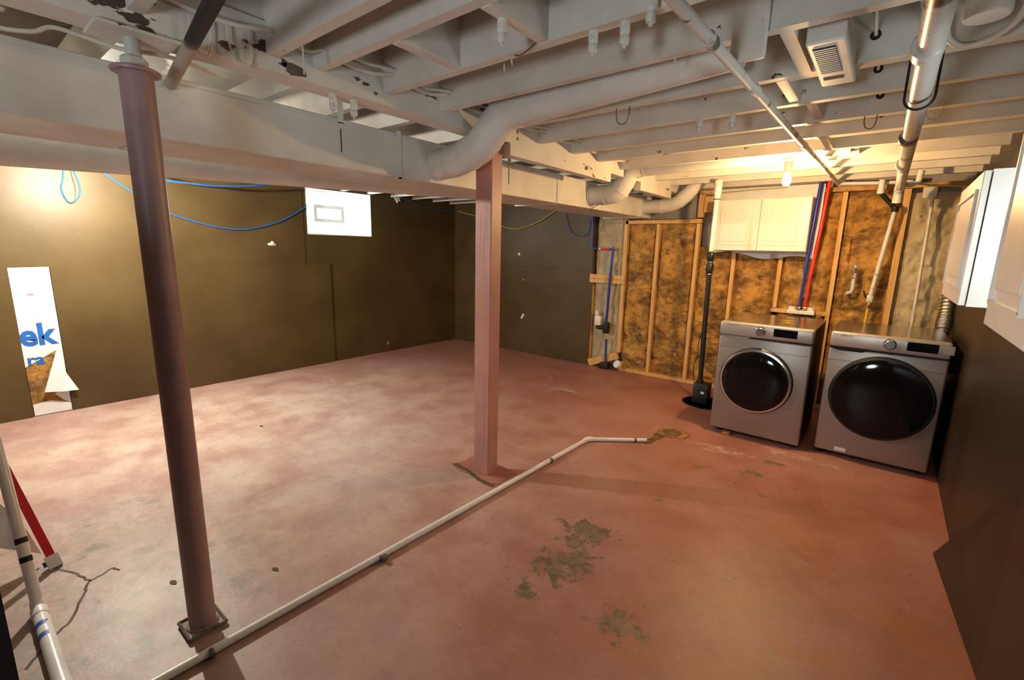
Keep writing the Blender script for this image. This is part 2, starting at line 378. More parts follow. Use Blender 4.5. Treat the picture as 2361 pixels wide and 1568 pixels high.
# window
win = struct(bpy.data.objects.new('window_1', None)); win.location = (XA-.10, (WY0+WY1)/2, WZ0); COL.objects.link(win)
r_ = MB(); g = .006
r_.box(XA-D, XA+.004, WY0-.001, WY0+g, WZ0, WZ1).box(XA-D, XA+.004, WY1-g, WY1+.001, WZ0, WZ1).box(XA-D, XA+.004, WY0, WY1, WZ0-.001, WZ0+g).box(XA-D, XA+.004, WY0, WY1, WZ1-g, WZ1+.001)
r_.build('window_reveal', 'white_plastic', win)
f_ = MB(); a0, a1, b0, b1 = WY0+g, WY1-g, WZ0+g, WZ1-g; t_ = .035; X0, X1 = XA-.17, XA-.135
f_.box(X0, X1, a0, a0+t_, b0, b1).box(X0, X1, a1-t_, a1, b0, b1).box(X0, X1, a0+t_, a1-t_, b0, b0+t_).box(X0, X1, a0+t_, a1-t_, b1-t_, b1)
f_.build('window_frame', 'white_plastic', win)
MB().box(X0+.012, X0+.017, a0+t_, a1-t_, b0+t_, b1-t_).build('pane', 'window_glass', win)
v_ = MB(); vy0, vy1, vz0, vz1 = 3.17, 3.60, 1.835, 2.055; q = .045
v_.box(X0+.02, X1+.01, vy0, vy0+q, vz0, vz1).box(X0+.02, X1+.01, vy1-q, vy1, vz0, vz1).box(X0+.02, X1+.01, vy0+q, vy1-q, vz0, vz0+q).box(X0+.02, X1+.01, vy0+q, vy1-q, vz1-q, vz1)
v_.build('vent_frame', 'white_plastic', win)

# back wall: foundation face behind, brown sheeting on the left part, open framing on the right
wall_back = struct(MB().box(XA-.1, XC+.1, YB+.16, YB+.3, 0, ZT).build('wall_back', 'concrete'))
MB().box(XA, -3.08, YB-.012, YB, .004, 1.296).build('panel', 'brown_wall', wall_back)
MB().box(XA, -3.095, YB-.006, YB, 1.30, ZT).build('panel', 'brown_wall', wall_back)
MB().box(XA, -3.085, YB, YB+.15, .004, ZT).build('sheathing', 'brown_wall', wall_back)
SY0, SY1 = YB+.005, YB+.095
def stud(x, z0, z1, lean=0.0, w_=.038, mat='pine', y0=None, name='stud'):
    y = SY0 if y0 is None else y0; m = MB()
    m.poly([(x-w_/2, y, z0), (x+w_/2, y, z0), (x+w_/2, y+.09, z0), (x-w_/2, y+.09, z0), (x-w_/2+lean, y, z1), (x+w_/2+lean, y, z1), (x+w_/2+lean, y+.09, z1), (x-w_/2+lean, y+.09, z1)],
           [(3, 2, 1, 0), (4, 5, 6, 7), (0, 1, 5, 4), (1, 2, 6, 5), (2, 3, 7, 6), (3, 0, 4, 7)]); return m.build(name, mat, wall_back)
stud(-2.235, .042, 1.88); stud(-1.765, .042, 1.88); stud(-2.645, .24, 1.98, -.005, .045); stud(-3.085, .05, 1.24, -.01, .03)
stud(-1.355, .042, 2.15); stud(-.90, 1.0, 2.15); stud(-.425, .042, 2.15); stud(.03, .042, 2.15, 0, .05); stud(-1.755, 1.945, 2.235, 0, .06); stud(.40, .042, 2.15)
MB().box(-2.66, -1.74, SY0, SY1, 1.885, 1.93).build('header', 'pine', wall_back)
MB().box(-1.78, -1.42, SY0-.003, SY1, 2.19, 2.235).build('header', 'pine', wall_back)
MB().box(-1.5, XC, SY0, SY1, 2.155, 2.195).build('top_plate', 'amber_wood', wall_back)
MB().box(-2.62, XC, SY0, SY1, .002, .040).build('sole_plate', 'pine', wall_back)
MB().box(-3.115, -2.615, YB-.022, YB+.018, 1.135, 1.245).build('cross_brace', 'pine', wall_back)
MB().box(-3.11, -2.62, YB-.026, YB-.0225, 1.185, 1.192).build('brace_joint', 'amber_wood', wall_back)
m = MB(); m.bar((-3.07, YB+.0, .035), (-2.645, YB+.0, .20), .04, .095); m.build('cross_brace', 'pine', wall_back)
MB().box(-.93, -.41, SY0-.004, SY0+.085, .955, .995).build('blocking', 'pine', wall_back)
MB().box(-1.73, -1.60, SY0, SY1, 2.0, 2.17).build('blocking', 'pine', wall_back)
MB().box(-2.6, -1.8, YB+.06, YB+.15, 1.94, ZT).build('rim_board', 'dirty_grey', wall_back)

def rnd(seed):
    rr = random.Random(seed); G = [[rr.random() for _ in range(40)] for _ in range(40)]
    def f(x, y):
        x %= 38; y %= 38; i, j = int(x), int(y); a, b = x-i, y-j; a = a*a*(3-2*a); b = b*b*(3-2*b)
        return (G[i][j]*(1-a)+G[i+1][j]*a)*(1-b)+(G[i][j+1]*(1-a)+G[i+1][j+1]*a)*b
    return f
def batt(x0, x1, z0, z1, mat='insulation', seed=1, y=None, amp=.12):
    f = rnd(seed); y = YB+.07 if y is None else y
    def P(u, v):
        x = x0+(x1-x0)*u; z = z0+(z1-z0)*v; e = min(1, min(u, 1-u)*8, min(v, 1-v)*16)
        d = f(x*9+3, z*9)*.55+f(x*22, z*22+5)*.3+f(x*45, z*45)*.15
        return (x+.012*(f(z*20, 7)-.5), y-amp*(d**1.2)*e, z)
    nu = max(10, int((x1-x0)/.014)); nv = int((z1-z0)/.018)
    m = MB().grid(P, nu, nv); return m.build('insulation_batt', mat, wall_back, True)
batt(-2.622, -2.255, .03, 1.885, seed=2); batt(-2.215, -1.785, .03, 1.885, seed=3); batt(-1.745, -1.375, .03, 1.62, seed=4)
batt(-1.335, -.92, .03, 1.62, seed=5); batt(-.88, -.445, .03, 2.15, seed=6); batt(-.405, .005, 1.0, 2.15, seed=7, amp=.10); batt(-.405, .005, .03, 1.05, seed=8)
batt(-3.07, -2.665, .06, 2.1, 'kraft', 9, YB+.06, .05); batt(.055, .46, .03, 2.12, 'kraft', 10, YB+.085, .10)
batt(-1.745, -.95, 1.55, 2.15, 'concrete', 11, YB+.12, .05)

# ceiling: subfloor, joists, blocking
ceil = struct(MB().box(-2.0, XC+.1, YF-.1, YB+.5, ZT, ZT+.05).build('ceiling', 'white_subfloor'))
MB().box(XA-.3, -2.0, YF-.1, YB+.5, ZT, ZT+.05).build('bare_subfloor', 'bare_subfloor', ceil)
XG0, XG1 = -2.055, -1.93
JY = [-2.3, -1.9, -1.5, -1.1, -.7, -.3, .08, .505, .92, 1.108, 1.443, 1.787, 2.262, 2.652, 3.068, 3.46, 3.86, 4.25, 4.64, 5.04, 5.40]
for i, y in enumerate(JY):
    MB().box(XG1, XC, y-.021, y+.021, ZJ+random.uniform(-.004, .004), ZT).build('joist', 'white_joist', ceil)
    MB().box(XA, XG0, y-.021+.045, y+.021+.045, ZJ+random.uniform(-.004, .004), ZT).build('joist', 'white_joist', ceil)
def blk(x, y0, y1, z0=ZJ, w_=.04): MB().box(x-w_/2, x+w_/2, y0, y1, z0, ZT).build('blocking', 'white_joist', ceil)
blk(-1.45, 1.129, 1.422); blk(-1.03, 1.129, 1.422); blk(-.36, 1.81, 2.241); blk(-.45, 2.283, 2.631); blk(-.40, 2.673, 3.047, ZJ+.01); blk(-.42, 3.48, 3.84); blk(-.3, 3.88, 4.23, ZJ+.02); blk(-1.0, .53, .90)
# doubled joist ends lapped over the bearing line on the right
for y in (2.262, 2.652, 3.068, 3.46, 3.86): MB().box(-.47, XC, y+.0215, y+.0625, ZJ+.006, ZT).build('joist', 'white_joist', ceil)
# board strut hung on the joist
solo(MB().rbox(-.505, -.40, 1.725, 1.764, 2.155, 2.44, .012), 'hanging_board', 'white_board', 'short white board hanging down from a joist behind the sloping pipe', 'board', None, True)

# girder and nailer boards
girder = solo(MB().box(XG0, XG1, YF, 3.925, 2.188, ZT), 'girder', 'white_girder', 'long white girder with peeling paint carried by steel column and post', 'beam')
solo(MB().box(XG0, XG1, 4.19, YB, 2.188, ZT), 'girder', 'white_girder', 'short cream lit girder length near the studs beyond the middle branch duct', 'beam')
solo(MB().box(-1.985, -1.915, 2.335, 3.66, 2.112, 2.184), 'nailer_board', 'white_girder', 'white nailer board fixed beneath the girder just behind the pink post', 'board', None)
solo(MB().box(-1.985, -1.915, 4.26, 5.04, 2.112, 2.184), 'nailer_board', 'white_joist', 'cream lit nailer board under the girder end near the studs', 'board', None)
fpk = random.Random(5)
for y, z, ry, rz in ((1.0, 2.215, .06, .022), (.965, 2.232, .02, .016), (1.285, 2.262, .022, .010), (1.33, 2.25, .02, .010), (1.38, 2.225, .016, .009), (2.42, 2.262, .012, .012), (2.425, 2.225, .012, .012), (.83, 2.26, .02, .007)):
    pts_ = []
    for k in range(11): a = 2*PI*k/11; q = fpk.uniform(.45, 1.1); pts_.append((y+ry*q*math.cos(a), z+rz*q*math.sin(a)))
    MB().prism(pts_, 'x', XG1, XG1+.0012).build('peeled_patch', 'grime', girder)
# scab board on the girder side, near the column
MB().box(XG1, XG1+.018, YF, .90, 2.30, 2.345).build('ledger_strip', 'white_girder', girder)

# ================================================================ COLUMN AND POST
c = thing('steel_column', 'round mauve painted steel column with screw jack top, near left', 'column', (-1.995, .505, 0))
MB().lathe((-1.995, .505, 0), (0, 0, 1), [(.047, .012), (.047, 2.075)], 40).build('shaft', 'oxide_column', c, True)
MB().lathe((-1.995, .505, 0), (0, 0, 1), [(.058, .010), (.056, .018), (.049, .022)], 40).build('weld', 'oxide_column', c, True)
MB().rbox(-2.062, -1.930, .440, .570, 0, .012, .004).build('base_plate', 'concrete', c)
fr = MB()
for (a, b) in [((-2.062, .44), (-1.93, .44)), ((-1.93, .44), (-1.93, .57)), ((-1.93, .57), (-2.062, .57)), ((-2.062, .57), (-2.062, .44))]: fr.cyl((*a, .013), (*b, .013), .006, 8)
fr.build('plate_edge', 'grime', c, True)
MB().lathe((-1.995, .505, 2.075), (0, 0, 1), [(.066, 0), (.068, .003), (.068, .009), (.064, .012)], 32).build('flange', 'oxide_column', c, True)
MB().lathe((-1.995, .505, 2.088), (0, 0, 1), [(.036, 0), (.038, .004), (.038, .03), (.028, .038)], 6).build('nut', 'steel_bolt', c)
MB().lathe((-1.995, .505, 2.12), (0, 0, 1), [(.022, 0), (.022, .066)], 20).build('screw', 'steel_bolt', c, True)
MB().rbox(-2.075, -1.915, .40, .62, 2.178, 2.189, .003).build('bearing_plate', 'white_girder', c)

c = thing('timber_post', 'square pink painted timber post in the middle of the room', 'post', (-2.028, 2.267, 0))
MB().rbox(-2.095, -1.960, 2.217, 2.317, .004, 2.186, .006).build('shaft', 'oxide_post', c)
for z0, z1, x in [(1.35, 1.72, -2.02), (1.5, 1.75, -2.05), (.2, .7, -2.0), (1.62, 1.8, -2.00)]: MB().box(x-.0012, x+.0012, 2.2164, 2.2180, z0, z1).build('grain_crack', 'oxide_column', c)
f9 = rnd(31); pad = []
for k in range(28):
    a = 2*PI*k/28; q = .19/max(abs(math.cos(a)), abs(math.sin(a)))*(.93+.14*f9(k*.9, 3)); pad.append((-2.045+q*math.cos(a)*1.08, 2.275+q*math.sin(a)*.62))
MB().prism(pad, 'z', .0008, .006).build('footing', 'floor_paint', c)
MB().prism([(-2.275, 2.19), (-2.25, 2.215), (-2.10, 2.19), (-1.97, 2.155), (-1.84, 2.150), (-1.845, 2.132), (-1.98, 2.137), (-2.12, 2.172), (-2.25, 2.18)], 'z', .0005, .011).build('mortar_ridge', 'mud', c)

# ================================================================ DUCTS
d = thing('box_duct', 'long white rectangular sheet metal duct running behind the column', 'duct', (-2.55, 1.5, 1.943))
DX0, DX1, DZ0, DZ1 = -2.775, -2.315, 1.943, 2.184
segs = [YF, -1.0, .60, 1.80, 3.475, 5.18, 5.50]
for i in range(len(segs)-1):
    MB().rbox(DX0, DX1, segs[i]+.002, segs[i+1]-.002, DZ0, DZ1, .004, 1).build('duct_section', 'white_duct', d)
for y in segs[3:6]:
    m = MB(); m.box(DX1, DX1+.008, y-.014, y+.014, DZ0-.01, DZ1+.012).box(DX0, DX1+.008, y-.012, y+.012, DZ0-.009, DZ0).box(DX0, DX1, y-.012, y+.012, DZ1, DZ1+.008); m.build('drive_cleat', 'white_duct', d)
MB().box(DX1, DX1+.004, YF, 5.49, DZ1-.022, DZ1-.017).build('top_seam', 'white_duct', d)
for y in (1.432, 2.81): MB().box(DX1+.001, DX1+.004, y-.016, y+.016, 2.135, 2.30).build('hanger_strap', 'white_duct', d); MB().box(DX1+.001, DX1+.003, y-.003, y+.001, 2.02, 2.135).build('strap_nail', 'dark_gap', d)
solo(MB().tube([(-2.965, YF, 1.86), (-2.965, .2, 1.935), (-2.965, 3.0, 2.065), (-2.965, 3.35, 2.08)], [.098]*4, 28), 'round_duct', 'white_duct', 'white round duct running alongside the far side of the box duct', 'duct', None, True)

def takeoff(name, label, path, r, beads, run=None):
    t = thing(name, label, 'duct', path[0])
    MB().tube(path, r, 28).build('elbow', 'white_duct', t, True)
    for a, b, rr in beads: MB().cyl(a, b, rr, 28).build('collar', 'white_duct', t, True)
    if run: MB().tube(run, r, 28).build('straight_run', 'white_duct', t, True)
    return t
P = [(-2.3135, 2.105, 2.055), (-2.15, 2.085, 2.06), (-2.09, 2.075, 2.065), (-1.985, 2.05, 2.080), (-1.895, 2.035, 2.105), (-1.835, 2.03, 2.145), (-1.765, 2.026, 2.205), (-1.70, 2.024, 2.25), (-1.62, 2.024, 2.262)]
takeoff('branch_duct', 'white round branch duct with elbow in front of the pink post top', P, .092, [((-2.3135, 2.105, 2.055), (-2.295, 2.103, 2.056), .097), ((-2.155, 2.086, 2.06), (-2.145, 2.084, 2.06), .095), ((-1.99, 2.051, 2.079), (-1.982, 2.0495, 2.0815), .0945), ((-1.838, 2.0302, 2.143), (-1.831, 2.0298, 2.1485), .0945), ((-1.622, 2.024, 2.262), (-1.612, 2.024, 2.2626), .0945)], [(-1.62, 2.024, 2.262), (-.55, 2.024, 2.325)])
P = [(-2.3135, 4.055, 2.065), (-2.16, 4.055, 2.06), (-2.07, 4.055, 2.07), (-2.02, 4.055, 2.10), (-1.98, 4.055, 2.16), (-1.95, 4.055, 2.22), (-1.90, 4.055, 2.27), (-1.80, 4.055, 2.29)]
takeoff('branch_duct', 'white round branch duct with elbow entering joists midway along the box duct', P, .090, [((-2.3135, 4.055, 2.065), (-2.295, 4.055, 2.064), .096), ((-2.165, 4.055, 2.06), (-2.15, 4.055, 2.06), .093), ((-2.024, 4.055, 2.096), (-2.017, 4.055, 2.104), .0925), ((-1.953, 4.055, 2.214), (-1.948, 4.055, 2.223), .0925), ((-1.80, 4.055, 2.29), (-1.79, 4.055, 2.2903), .0925)], [(-1.80, 4.055, 2.29), (-.32, 4.055, 2.325)])
P = [(-2.3135, 5.27, 2.055), (-2.08, 5.25, 2.055), (-1.96, 5.235, 2.068), (-1.885, 5.23, 2.10), (-1.82, 5.225, 2.155), (-1.745, 5.22, 2.235), (-1.69, 5.22, 2.30)]
takeoff('branch_duct', 'cream lit round branch duct at the far end by the studs', P, .075, [((-2.3135, 5.27, 2.055), (-2.297, 5.268, 2.055), .080), ((-2.09, 5.251, 2.055), (-2.075, 5.249, 2.055), .078)])

# ================================================================ WASHERS
def appliance(name, label, x0, y0, ring, doorc, doorr, kx, kind):
    W_, H_, T = .686, .985, .030
    t = thing(name, label, kind, (x0+W_/2, y0+.4, 0)); x1 = x0+W_; yb = y0+.82
    MB().rbox(x0+.003, x1-.003, y0+.03, yb, T, H_-.012, .006).build('cabinet', 'dark_steel', t)
    fp = MB().rbox(x0, x1, y0, y0+.05, T+.005, .865, .014, 3).build('front_panel', 'silver', t, True)
    MB().box(x0+.004, x1-.004, y0-.0015, y0+.001, .770, .774).build('panel_seam', 'chrome', fp)
    cp = MB().rbox(x0, x1, y0-.012, y0+.06, .872, H_, .016, 3).build('control_panel', 'silver_light', t, True)
    MB().box(x0+.004, x1-.004, y0+.002, y0+.05, .862, .874).build('shadow_gap', 'dark_gap', t)
    # scooped grip under the panel, on the left
    MB().prism([(x0+.012, .871), (x0+.245, .871), (x0+.205, .846), (x0+.06, .846), (x0+.02, .858)], 'y', y0-.004, y0+.004).build('grip_recess', 'dirty_grey' if ring else 'dark_gap', t)
    MB().rbox(x0+.002, x1-.002, y0+.045, yb-.002, H_-.014, H_-.002, .004).build('top_lid', 'top_steel', t)
    # drum door
    dc = Vector((doorc[0], y0, doorc[1])); R = doorr
    if ring:
        MB().lathe(dc, (0, -1, 0), [(R+.008, -.002), (R+.008, .016), (R, .026)], 56).build('door_shadow_ring', 'black_plastic', t, True)
        dr = MB().lathe(dc, (0, -1, 0), [(R, 0), (R, .034), (R-.006, .044), (R-.018, .046), (R-.024, .040)], 64).build('door', 'chrome', t, True); gr = R-.022
    else:
        dr = MB().lathe(dc, (0, -1, 0), [(R, 0), (R, .030), (R-.010, .046), (R-.03, .050)], 64).build('door', 'black_plastic', t, True); gr = R-.012
    MB().lathe(dc, (0, -1, 0), [(gr, .036), (gr*.97, .050), (gr*.85, .058), (gr*.6, .063), (gr*.3, .066), (.001, .067)], 64).build('door_glass', 'black_glass', dr, True)
    # knob, display, lettering
    kn = MB().lathe((kx, y0-.012, .932), (0, -1, 0), [(.037, 0), (.037, .004), (.031, .006), (.031, .026), (.028, .029), (.001, .029)], 36).build('dial', 'chrome', t, True)
    MB().lathe((kx, y0-.012, .932), (0, -1, 0), [(.039, -.001), (.039, .003)], 36).build('dial_ring', 'black_plastic', kn, True)
    MB().rbox(kx+.095, kx+.262, y0-.0135, y0-.008, .902, .966, .002).build('display', 'black_glass', t)
    text('SAMSUNG', .0165, 'lettering', 'label_print', t, (x0+.062, y0-.0125, .957), (1, 0, 0), (0, 0, 1), .0002, .0004)
    tk = MB()
    for s in (-1, 1):
        for k in range(5): tk.box(kx+s*.062-.016, kx+s*.062+.016, y0-.0128, y0-.0122, .908+k*.011, .909+k*.011)
    tk.build('cycle_print', 'label_print', t)['kind'] = 'stuff'
    for fx in (x0+.06, x1-.06):
        for fy in (y0+.08, yb-.06): MB().lathe((fx, fy, 0), (0, 0, 1), [(.024, 0), (.024, .012), (.012, .016), (.012, .034)], 16).build('foot', 'black_plastic', t, True)
    return t
washer = appliance('washing_machine', 'silver front-load washer with a chrome ringed dark door, left of the pair', -1.066, 4.185, True, (-.748, .515), .268, -.752, 'washer')
dryer = appliance('clothes_dryer', 'silver front-load dryer with an all black door, beside the right wall', -.283, 4.262, False, (.068, .525), .312, .073, 'dryer')
MB().box(-.150, -.078, 4.260, 4.2625, .055, .085).build('rating_label', 'white_plastic', dryer)
MB().box(.365, .415, 4.2485, 4.2505, .905, .965).build('sticker', 'dirty_grey', dryer)
solo(MB().rbox(-.95, -.89, 4.15, 4.21, 0, .022, .004), 'wood_shim', 'amber_wood', 'small wooden shim on the floor under washer front edge', 'shim')
solo(MB().tube(smoothpath([(-.62, 4.55, .99), (-.66, 4.53, .99), (-.70, 4.56, .99), (-.66, 4.60, .99), (-.58, 4.60, .99), (-.54, 4.58, .99)]), .004, 8), 'wire_bracket', 'brass', 'small bent wire loop lying on top of washer', 'wire', None, True)

# ================================================================ CABINETS
def door_panel(mb, axis, d, u0, u1, v0, v1, sgn, inset=.055):
    """raised-panel door face: slab plus moulded frame, standing proud by sgn along axis"""
def cabinet_back():
    x0, x1, yf, yb, z0, z1 = -1.515, -.655, 5.285, 5.545, 1.582, 2.095
    t = thing('wall_cabinet', 'white two-door wall cabinet hung above the washer', 'cabinet', ((x0+x1)/2, 5.42, z0))
    MB().box(x0, x1, yf+.02, yb, z0, z1).build('carcass', 'white_cab', t)
    xm = (x0+x1)/2
    for a, b in ((x0+.002, xm-.002), (xm+.002, x1-.002)):
        dr = MB().rbox(a, b, yf, yf+.019, z0+.003, z1-.003, .003).build('door', 'white_cab', t)
        i = .062; m = MB(); A, B, C, D_ = a+i, b-i, z0+i, z1-i
        for p, q_, w_ in (((A, C), (B, C), 1), ((B, C), (B, D_), 1), ((B, D_), (A, D_), 1), ((A, D_), (A, C), 1)): m.bar((p[0], yf-.003, p[1]), (q_[0], yf-.003, q_[1]), .008, .010, (0, 1, 0) if p[0] == q_[0] else (0, 0, 1))
        m.build('moulding', 'white_cab', dr)
        MB().rbox(A+.03, B-.03, yf-.006, yf+.002, C+.03, D_-.03, .005).build('raised_panel', 'white_cab', dr)
    return t
cabinet_back()
def cabinet_right(label, y0, y1, z0, z1, xf, seed):
    t = thing('wall_cabinet', label, 'cabinet', (XC-.1, (y0+y1)/2, z0))
    MB().box(xf+.022, XC-.001, y0, y1, z0, z1).build('carcass', 'white_cab', t)
    dr = MB().rbox(xf, xf+.019, y0+.003, y1-.003, z0+.002, z1-.002, .003).build('door', 'white_cab', t)
    i = .06; m = MB(); A, B, C, D_ = y0+i, y1-i, z0+i, z1-i
    for p, q_ in (((A, C), (B, C)), ((B, C), (B, D_)), ((B, D_), (A, D_)), ((A, D_), (A, C))): m.bar((xf-.003, *p), (xf-.003, *q_), .010, .010, (1, 0, 0))
    m.build('moulding', 'white_cab', dr)
    MB().rbox(xf-.006, xf+.002, A+.03, B-.03, C+.03, D_-.03, .005).build('raised_panel', 'white_cab', dr)
    return t
cabinet_right('white wall cabinet on the right wall next to the dryer', 2.20, 2.86, 1.385, 1.832, .196, 1)
cabinet_right('white wall cabinet on the right wall cut off by the picture edge', 1.165, 1.625, 1.385, 1.90, .198, 2)

# warped loose brown sheet at the foot of the right wall
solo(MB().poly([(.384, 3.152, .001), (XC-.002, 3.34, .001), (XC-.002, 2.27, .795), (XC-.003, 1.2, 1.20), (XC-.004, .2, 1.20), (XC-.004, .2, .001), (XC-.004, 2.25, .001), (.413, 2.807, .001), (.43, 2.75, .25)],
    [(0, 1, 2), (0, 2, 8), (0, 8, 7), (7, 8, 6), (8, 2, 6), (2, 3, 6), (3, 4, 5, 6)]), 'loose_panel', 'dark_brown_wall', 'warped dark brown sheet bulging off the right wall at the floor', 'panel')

# ================================================================ PLUMBING
p_ = thing('drain_pipe', 'white plastic drain pipe laid across the painted floor', 'pipe', (-1.76, 2.0, 0))
MB().cyl((-1.845, -1.2, .0175), (-1.752, 3.20, .0175), .0165, 20).build('straight_run', 'pvc', p_, True)
MB().cyl((-1.748, 3.222, .0175), (-1.373, 3.525, .0175), .0165, 20).build('straight_run', 'pvc', p_, True)
MB().tube([(-1.7525, 3.175, .0185), (-1.7515, 3.205, .0185), (-1.745, 3.222, .0185), (-1.722, 3.243, .0185)], .0215, 20).build('elbow', 'pvc', p_, True)
for a, b in (((-1.7685, 1.212), (-1.7680, 1.236)), ((-1.7575, 2.675), (-1.7570, 2.697)), ((-1.452, 3.459), (-1.437, 3.471)), ((-1.7985, .465), (-1.7980, .478))): MB().cyl((*a, .0178), (*b, .0178), .0185, 20).build('clamp', 'wire', p_, True)

dn = thing('floor_drain', 'rusty round floor drain with crumbled rim in front of washer', 'drain', (*DRAIN, 0))
fk = rnd(44); rim = []
for k in range(30):
    a = 2*PI*k/30; q = .115*(.9+.25*fk(k*.8, 2)); rim.append((DRAIN[0]+q*1.15*math.cos(a+.5), DRAIN[1]+q*math.sin(a+.5)))
MB().prism(rim, 'z', .0005, .006).build('rim', 'rust', dn)
MB().lathe((*DRAIN, .006), (0, 0, 1), [(.078, 0), (.078, .004), (.060, .005), (.058, .001), (.001, .001)], 28).build('grate', 'mud', dn, True)
gm_ = MB()
for k in range(-2, 3): gm_.box(DRAIN[0]-.05, DRAIN[0]+.05, DRAIN[1]+k*.02-.004, DRAIN[1]+k*.02+.004, .007, .011)
gm_.build('grate_bar', 'rust', dn)
solo(MB().prism([(-1.392, 3.50), (-1.40, 3.56), (-1.375, 3.66), (-1.40, 3.75), (-1.36, 3.83), (-1.29, 3.78), (-1.305, 3.70), (-1.33, 3.62), (-1.33, 3.54), (-1.36, 3.49)], 'z', .0006, .0035), 'mud_trail', 'mud', 'brown wet mud trail between drain pipe end and floor drain', 'mud')

# sump pump line
s_ = thing('sump_pump', 'black sump pump with tall black and white discharge pipe beside washer', 'pump', (-1.40, 4.95, 0))
px, py = -1.40, 4.955
MB().rbox(px-.055, px+.10, py-.06, py+.08, -.05, .205, .01).build('pump_body', 'black_plastic', s_, True)
MB().box(px+.03, px+.065, py-.062, py-.06, .10, .125).build('pump_label', 'white_plastic', s_)
MB().lathe((px, py, .2), (0, 0, 1), [(.034, 0), (.034, .03), (.026, .036)], 24).build('collar', 'black_plastic', s_, True)
MB().cyl((px-.002, py, .21), (px-.022, py, 1.36), .0245, 24).build('black_pipe', 'black_plastic', s_, True)
MB().lathe((px-.022, py, 1.33), (0, 0, 1), [(.026, 0), (.030, .01), (.036, .06), (.036, .10), (.028, .12), (.028, .15), (.034, .16), (.034, .22), (.027, .235)], 24).build('check_valve', 'black_plastic', s_, True)
for z in (1.335, 1.365, 1.455, 1.56): MB().lathe((px-.022, py, z), (0, 0, 1), [(.031, 0), (.0335, .004), (.031, .010)], 24).build('hose_clamp', 'chrome', s_, True)
MB().cyl((px-.024, py, 1.56), (px-.022, py, 2.06), .024, 24).build('white_pipe', 'pvc', s_, True)
MB().lathe((px-.021, py, 2.05), (0, 0, 1), [(.028, 0), (.031, .01), (.031, .06), (.037, .08), (.037, .20)], 24).build('reducer', 'pvc', s_, True)
MB().lathe((px-.021, py, 2.065), (0, 0, 1), [(.033, 0), (.036, .005), (.033, .010)], 24).build('hose_clamp', 'wire', s_, True)
MB().tube(smoothpath([(px-.03, py-.02, .75), (px-.05, py-.03, .62), (px-.045, py-.03, .50), (px-.07, py-.04, .38), (px-.06, py-.03, .22)]), .004, 8).build('power_cord', 'black_plastic', s_, True)

# pex lines and outlet box over the washer
solo(MB().tube([(-.625, 5.46, 2.24), (-.648, 5.44, 1.6), (-.652, 5.44, 1.36)], .0165, 14), 'cold_pipe', 'blue_pex', 'blue plastic water pipe coming down right of the wall cabinet', 'pipe', None, True)
solo(MB().tube([(-.556, 5.44, 2.24), (-.572, 5.42, 1.8), (-.600, 5.43, 1.36)], .0165, 14), 'hot_pipe', 'red_pex', 'red plastic water pipe coming down beside the blue one', 'pipe', None, True)
ob = thing('outlet_box', 'white washer outlet box on the framing behind the washer', 'outlet box', (-.645, 5.5, .97))
MB().rbox(-.765, -.525, 5.435, 5.545, .965, 1.005, .006).build('tray', 'white_plastic', ob)
for x in (-.725, -.565): MB().lathe((x, 5.49, 1.005), (0, 0, 1), [(.035, 0), (.035, .028), (.03, .032)], 20).build('hose_cup', 'white_plastic', ob, True)
MB().cyl((-.662, 5.45, 1.0), (-.652, 5.44, 1.36), .012, 12).build('stub', 'blue_pex', ob, True); MB().cyl((-.612, 5.45, 1.0), (-.600, 5.43, 1.36), .012, 12).build('stub', 'red_pex', ob, True)
for x in (-.662, -.612): MB().rbox(x-.016, x+.016, 5.43, 5.47, 1.005, 1.04, .004).build('valve', 'brass', ob)
# white building wrap stapled behind the cabinet
fw = rnd(12)
def wrapP(u, v):
    x = -1.56+.965*u; zb = 1.545-.05*u+.025*math.sin(u*9)+.02*fw(u*12, 1); return (x, 5.536+.008*fw(u*9, v*9), zb+(2.235-zb)*v)
solo(MB().grid(wrapP, 24, 10), 'building_wrap', 'wrap', 'crumpled white sheet stapled behind the cabinet over the washer', 'sheet', None, True)

# blue supply with filter on the left bay
b_ = thing('water_line', 'blue water line with black valve on the paper faced insulation', 'pipe', (-2.8, 5.5, 0))
MB().cyl((-3.108, 5.51, 2.10), (-3.098, 5.51, 1.60), .013, 12).build('drop', 'blue_pex', b_, True)
MB().cyl((-3.10, 5.505, 1.58), (-2.78, 5.505, 1.573), .0115, 12).build('cross_run', 'blue_pex', b_, True)
MB().cyl((-2.96, 5.505, 1.577), (-2.84, 5.505, 1.574), .0135, 12).build('red_sleeve', 'red_pex', b_, True)
MB().cyl((-2.985, 5.505, 1.577), (-2.962, 5.505, 1.577), .0145, 12).build('crimp', 'white_plastic', b_, True)
MB().tube([(-2.787, 5.505, 1.60), (-2.787, 5.50, 1.50), (-2.80, 5.495, 1.2), (-2.815, 5.50, .62)], .0165, 12).build('riser', 'blue_pex', b_, True)
MB().cyl((-2.80, 5.50, .40), (-2.795, 5.50, .05), .014, 12).build('riser', 'blue_pex', b_, True)
MB().rbox(-2.845, -2.775, 5.465, 5.53, .48, .63, .012).build('valve_body', 'black_iron', b_, True)
MB().cyl((-2.95, 5.50, .55), (-2.82, 5.50, .55), .028, 14).build('valve_arm', 'black_iron', b_, True)
MB().rbox(-2.98, -2.89, 5.47, 5.53, .575, .70, .012).build('meter_head', 'white_plastic', b_, True); MB().rbox(-2.975, -2.94, 5.48, 5.52, .70, .77, .008).build('meter_dial', 'white_plastic', b_, True)
MB().rbox(-2.87, -2.74, 5.46, 5.53, .003, .085, .014).build('shutoff', 'black_iron', b_, True)
